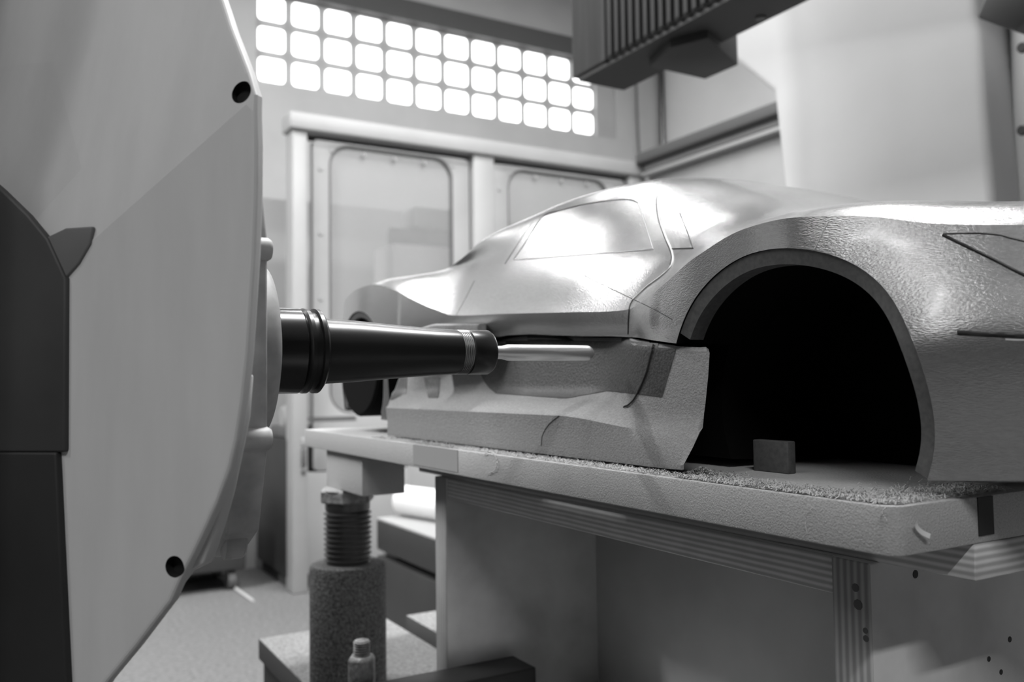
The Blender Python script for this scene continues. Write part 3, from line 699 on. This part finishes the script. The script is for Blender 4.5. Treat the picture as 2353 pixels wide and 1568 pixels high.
# flange, nose, collar
def spn(name, prof, m, n=64, smooth=35, **k):
    return MB().lathe(V(AX, 0, AZ), (0, 1, 0), prof, n, **k).build(name, m, hd, smooth=smooth)
oc = [(.094, .058), (.076, .104), (.035, .124), (-.035, .124), (-.076, .104), (-.094, .058)]
oc = oc + [(a, -b) for a, b in oc[::-1]]
MB().prism([V(AX + a, .104, AZ + b) for a, b in oc], (0, .0175, 0)).build('flange', M['flange'], hd, bevel=.0015)
for (a, b, r_, l_) in ((.0925, .052, .0066, .0155), (.0925, -.052, .0066, .0155), (.056, -.112, .010, .010), (.060, .118, .010, .010), (-.0925, .052, .0066, .0155), (-.0925, -.052, .0066, .0155)):
    MB().lathe(V(AX + a, .106, AZ + b), (0, 1, 0), [(0, r_), (l_, r_), (l_ + .002, r_ * .8), (l_ + .0025, r_ * .4)], 20).build('flange_bolt', M['flange'], hd, smooth=40)
spn('nose_ring', [(.120, .060), (.136, .058), (.140, .055), (.142, .048)], M['flange'])
spn('collar', [(.138, .0285), (.1645, .0285), (.166, .027), (.170, .0262)], M['steel_mid'])
spn('collar_groove', [(.166, .0265), (.168, .0285), (.1705, .0285), (.171, .0262), (.175, .0262), (.1755, .0285), (.178, .0285), (.180, .026)], M['steel_dark'])
spn('tool_holder', [(.178, .0232), (.184, .0222), (.205, .0212), (.235, .0190), (.262, .0172), (.280, .0166), (.283, .0162)], M['steel_dark'])
prof = []; z = .283
while z < .291: prof += [(z, .0160), (z + .0006, .0166), (z + .0012, .0160)]; z += .0014
spn('nut_thread', prof, M['steel'])
spn('clamp_nut', [(.291, .0155), (.292, .0166), (.3085, .0166), (.3105, .0152), (.311, .0105)], M['steel_dark'])
tl = [(.300, .0048), (.322, .0050), (.327, .0062), (.400, .0062)] + [(.400 + .0062 * math.sin(q), max(.0003, .0062 * math.cos(q))) for q in np.linspace(.2, math.pi / 2, 7)]
co = spn('cutter', tl, M['cutter'], n=28, smooth=50)
co['label'] = 'bright round nosed milling cutter'

# ------------------------------------------------------------------ overhead beam and column of the machine
YBm = 1.2
e = P(1315, 182, 'Y', YBm); zb_ = .757; xb_ = e.x
bmt = empty('overhead_beam', V(xb_, YBm, zb_), 'dark ribbed overhead beam with a guide rail above the car model', 'machine beam')
MB().box(xb_, .3, YBm, 1.34, zb_, zb_ + .75).build('beam_box', M['cover'], bmt, bevel=.004)
MB().box(xb_ + .02, .3, YBm + .006, 1.345, zb_ - .012, zb_ + .002).build('beam_foot', M['under'], bmt)
x = xb_ + .165
MB().box(xb_ + .13, xb_ + .142, YBm - .004, YBm + .01, zb_, zb_ + .75).build('cover_joint', M['gap'], bmt)
rib = MB().box(-.007, .007, -.008, .006, -H, .748 - H).mesh('cover_rib', M['cover'], bevel=.002)
while x < .2:
    o = bpy.data.objects.new('cover_rib', rib); link(o, bmt); o.matrix_world = Matrix.Translation((x, YBm, H + zb_ + .001)); x += .026
# saddle block hanging behind the beam and the rail beside it
zs = zb_ - .03
MB().prism([P(u, v, 'Z', zs) for u, v in ((1492, 154), (1620, 183), (1696, 150), (1626, 88), (1540, 110))], (0, 0, .2)).build('saddle_block', M['under'], bmt, bevel=.003)
ra, rb, rc = P(1604, 80, 'Z', zb_ - .005), P(1632, 94, 'Z', zb_ - .005), P(1790, 22, 'Z', zb_ - .005)
MB().box(ra.x, .3, ra.y, (rb.y + rc.y) / 2, zb_ - .005, zb_ + .06).build('guide_rail', M['rail'], bmt, bevel=.004)
MB().box(ra.x - .1, .3, 1.34, ra.y + .01, zb_ + .06, zb_ + .6).build('beam_web', M['under'], bmt)
ym = (ra.y + (rb.y + rc.y) / 2) / 2
for k, (u, v) in enumerate(((1616, 92), (1748, 33), (1880, -26))):
    c = P(u, v, 'Z', zb_ - .005); MB().lathe(c, (0, 0, -1), [(-.01, .011), (.010, .011)], 12).build('rail_bolt', M['bolt'], bmt)

YCo = 1.8
colm = empty('machine_column', V(-1.35, 2.1, FLOOR), 'tall smooth pale grey machine column behind the car model', 'machine column')
def cp(u, v, y=YCo): return P(u, v, 'Y', y)
NC = Vector((0, -1, 0))
ca, cb = cp(1775, 213), cp(2246, 66)
cre = (cb - ca).normalized(); N3 = Matrix.Rotation(math.radians(7), 3, cre) @ NC; N3b = Matrix.Rotation(math.radians(-7), 3, cre) @ NC
N3 = N3 if N3.z < N3b.z else N3b   # the upper part leans out
N3 = (Matrix.Rotation(math.radians(5), 3, cre) @ NC); C3 = N3.dot(ca - EYE)
low_ = [ca, cp(1800, 440)]
dx = low_[1].x - ca.x
low_ += [Vector((low_[1].x + .03, YCo, 0.001)), Vector((cp(2290, 560).x + .02, YCo, 0.001)), cp(2285, 520), cp(2262, 260), cb]
up_ = [ca, cb, PP(2238, 30, N3, C3), PP(2230, -260, N3, C3), PP(1500, -260, N3, C3), PP(1600, 40, N3, C3), PP(1640, 90, N3, C3), PP(1695, 148, N3, C3)]
mm = MB(); L = low_ + up_[2:]
n = len(low_); iu = [0, n - 1] + list(range(n, len(L)))
order = list(range(0, n)) + list(range(n, len(L)))
backv = [Vector((p.x, 2.5, p.z)) for p in L]
fs = [tuple(range(n)), tuple(iu)]
fs += [(order[i], order[(i + 1) % len(order)], len(L) + order[(i + 1) % len(order)], len(L) + order[i]) for i in range(len(order))]
fs.append(tuple(len(L) + i for i in order[::-1]))
mm.add(L + backv, fs); mm.build('column_casing', M['column'], colm, bevel=.02, segs=4)
# edge casing to the right of it and the bolted guard
xr = cp(2285, 520).x
MB().box(xr - .02, xr + .12, YCo + .10, 2.45, FLOOR, 1.4).build('edge_casing', M['white'], colm, bevel=.03, segs=4)
gp = MB().box(xr + .10, xr + .75, YCo + .07, YCo + .09, FLOOR, .62).build('guard_panel', M['column'], colm, bevel=.003)
for v in (110, 300, 490):
    c = P(2351, v, 'Y', YCo + .07); MB().lathe(c, (0, -1, 0), [(0, .012), (.008, .010)], 10).build('panel_bolt', M['bolt'], gp)
ck = [P(u, v, 'Y', 1.66) for u, v in ((2243, 40), (2290, 58), (2331, 72), (2390, 20), (2390, -120), (2310, -120))]
carr = thing(MB().prism(ck, (0, .2, 0)), 'cable_carrier', M['carrier'], 'dark grey angled carrier box fixed high on the pale column', 'carrier', bevel=.006)

# ------------------------------------------------------------------ shavings and dust
rnd = random.Random(7)
mb = MB()
def fibre(p, L, wd, up=.5):
    a = rnd.uniform(0, 2 * math.pi); d = Vector((math.cos(a), math.sin(a), 0)); s = Vector((-d.y, d.x, rnd.uniform(-.6, .6))).normalized() * wd
    h = rnd.uniform(0, up) * L; p = Vector(p)
    q = [p - d * L / 2, p + Vector((0, 0, h)), p + d * L / 2 + Vector((0, 0, rnd.uniform(0, .3) * L))]
    mb.add([q[0] - s, q[0] + s, q[1] - s, q[1] + s, q[2] - s, q[2] + s], [(0, 1, 3, 2), (2, 3, 5, 4)])
for k in range(9000):
    x = rnd.uniform(-1.02, X1 - .004) if k % 3 else rnd.uniform(-.45, X1 - .003)
    y = Y0 + .002 + min(.03, abs(rnd.gauss(0, .012)))
    if x > X1 - .012 and y < Y0 + .012 - (X1 - x): continue
    fibre(V(x, y, ZBT + .0004 + rnd.random() ** 3 * .0012), rnd.uniform(.0012, .0045), rnd.uniform(.00015, .00035))
for k in range(1200):
    fibre(V(X1 - .004 - abs(rnd.gauss(0, .02)), rnd.uniform(Y0 + .008, .50), ZBT + .0006), rnd.uniform(.002, .006), .00025)
for k in range(2200):   # pile under the raw end of the sill
    r = abs(rnd.gauss(0, .011)); a = rnd.uniform(0, 2 * math.pi)
    fibre(V(-.452 + r * math.cos(a) * 1.1, .412 + abs(r * math.sin(a)), ZBT + .005 * math.exp(-(r / .009) ** 2) * rnd.random() + .0004), rnd.uniform(.001, .003), .0003)
du = mb.build('foam_dust', M['dust']); tag(du, 'loose pale foam dust and fibres along the board edge', 'dust', kind='stuff')
mb = MB()
for k in range(900):   # grains standing on the board's front edge
    x = rnd.uniform(-.95, X1 - .012); z = -.0905 + .025 * rnd.random(); r = rnd.uniform(.0001, .0004)
    c = V(x, Y0 - r * .3, z)
    mb.add([c + Vector((r, 0, 0)), c + Vector((-r, 0, 0)), c + Vector((0, 0, r)), c + Vector((0, 0, -r)), c + Vector((0, -r, 0))], [(0, 2, 4), (2, 1, 4), (1, 3, 4), (3, 0, 4)])
gr = mb.build('dust_grains', M['dust']); tag(gr, 'fine pale grains stuck on the front edge of the base board', 'dust', kind='stuff')
def curl(name, px, r, label, flat=False):
    pts = [P(u, v, 'Y', Y0 - .001 - .0006 * (k % 2)) if not flat else P(u, v, 'X', X1 + .001) for k, (u, v) in enumerate(smoothpx(px, 5))]
    if flat:
        m = MB(); s = r
        vs = []
        for k, p in enumerate(pts):
            t = (pts[min(k + 1, len(pts) - 1)] - pts[max(k - 1, 0)]).normalized(); w_ = t.cross(Vector((1, 0, 0))).normalized() * s
            lift = Vector((.0012 + .002 * (k / len(pts) - .5) ** 2 * 4, 0, 0)); vs += [p - w_ + lift, p + w_ + lift]
        m.add(vs, [(2 * k, 2 * k + 1, 2 * k + 3, 2 * k + 2) for k in range(len(pts) - 1)])
    else: m = MB().tube(pts, r, 6, taper=True)
    return thing(m, name, M['paper'] if flat else M['dust'], label, 'shaving', smooth=50)
curl('foam_shaving', [(2095, 1192), (2100, 1208), (2112, 1222), (2126, 1231)], .0013, 'broad pale curled shaving stuck on the dark board end', True)
curl('foam_shaving', [(2040, 1165), (2030, 1172), (2029, 1184), (2038, 1197)], .00035, 'short curled fibre hanging at the rounded board corner')
curl('foam_shaving', [(1872, 1164), (1856, 1178), (1850, 1200), (1855, 1226)], .0002, 'long thin curled fibre on the board edge under the wheel arch')
curl('foam_shaving', [(1110, 1045), (1130, 1040), (1142, 1060), (1138, 1080), (1118, 1090)], .0004, 'thick curled clump of fibre on the board edge beside the tape')
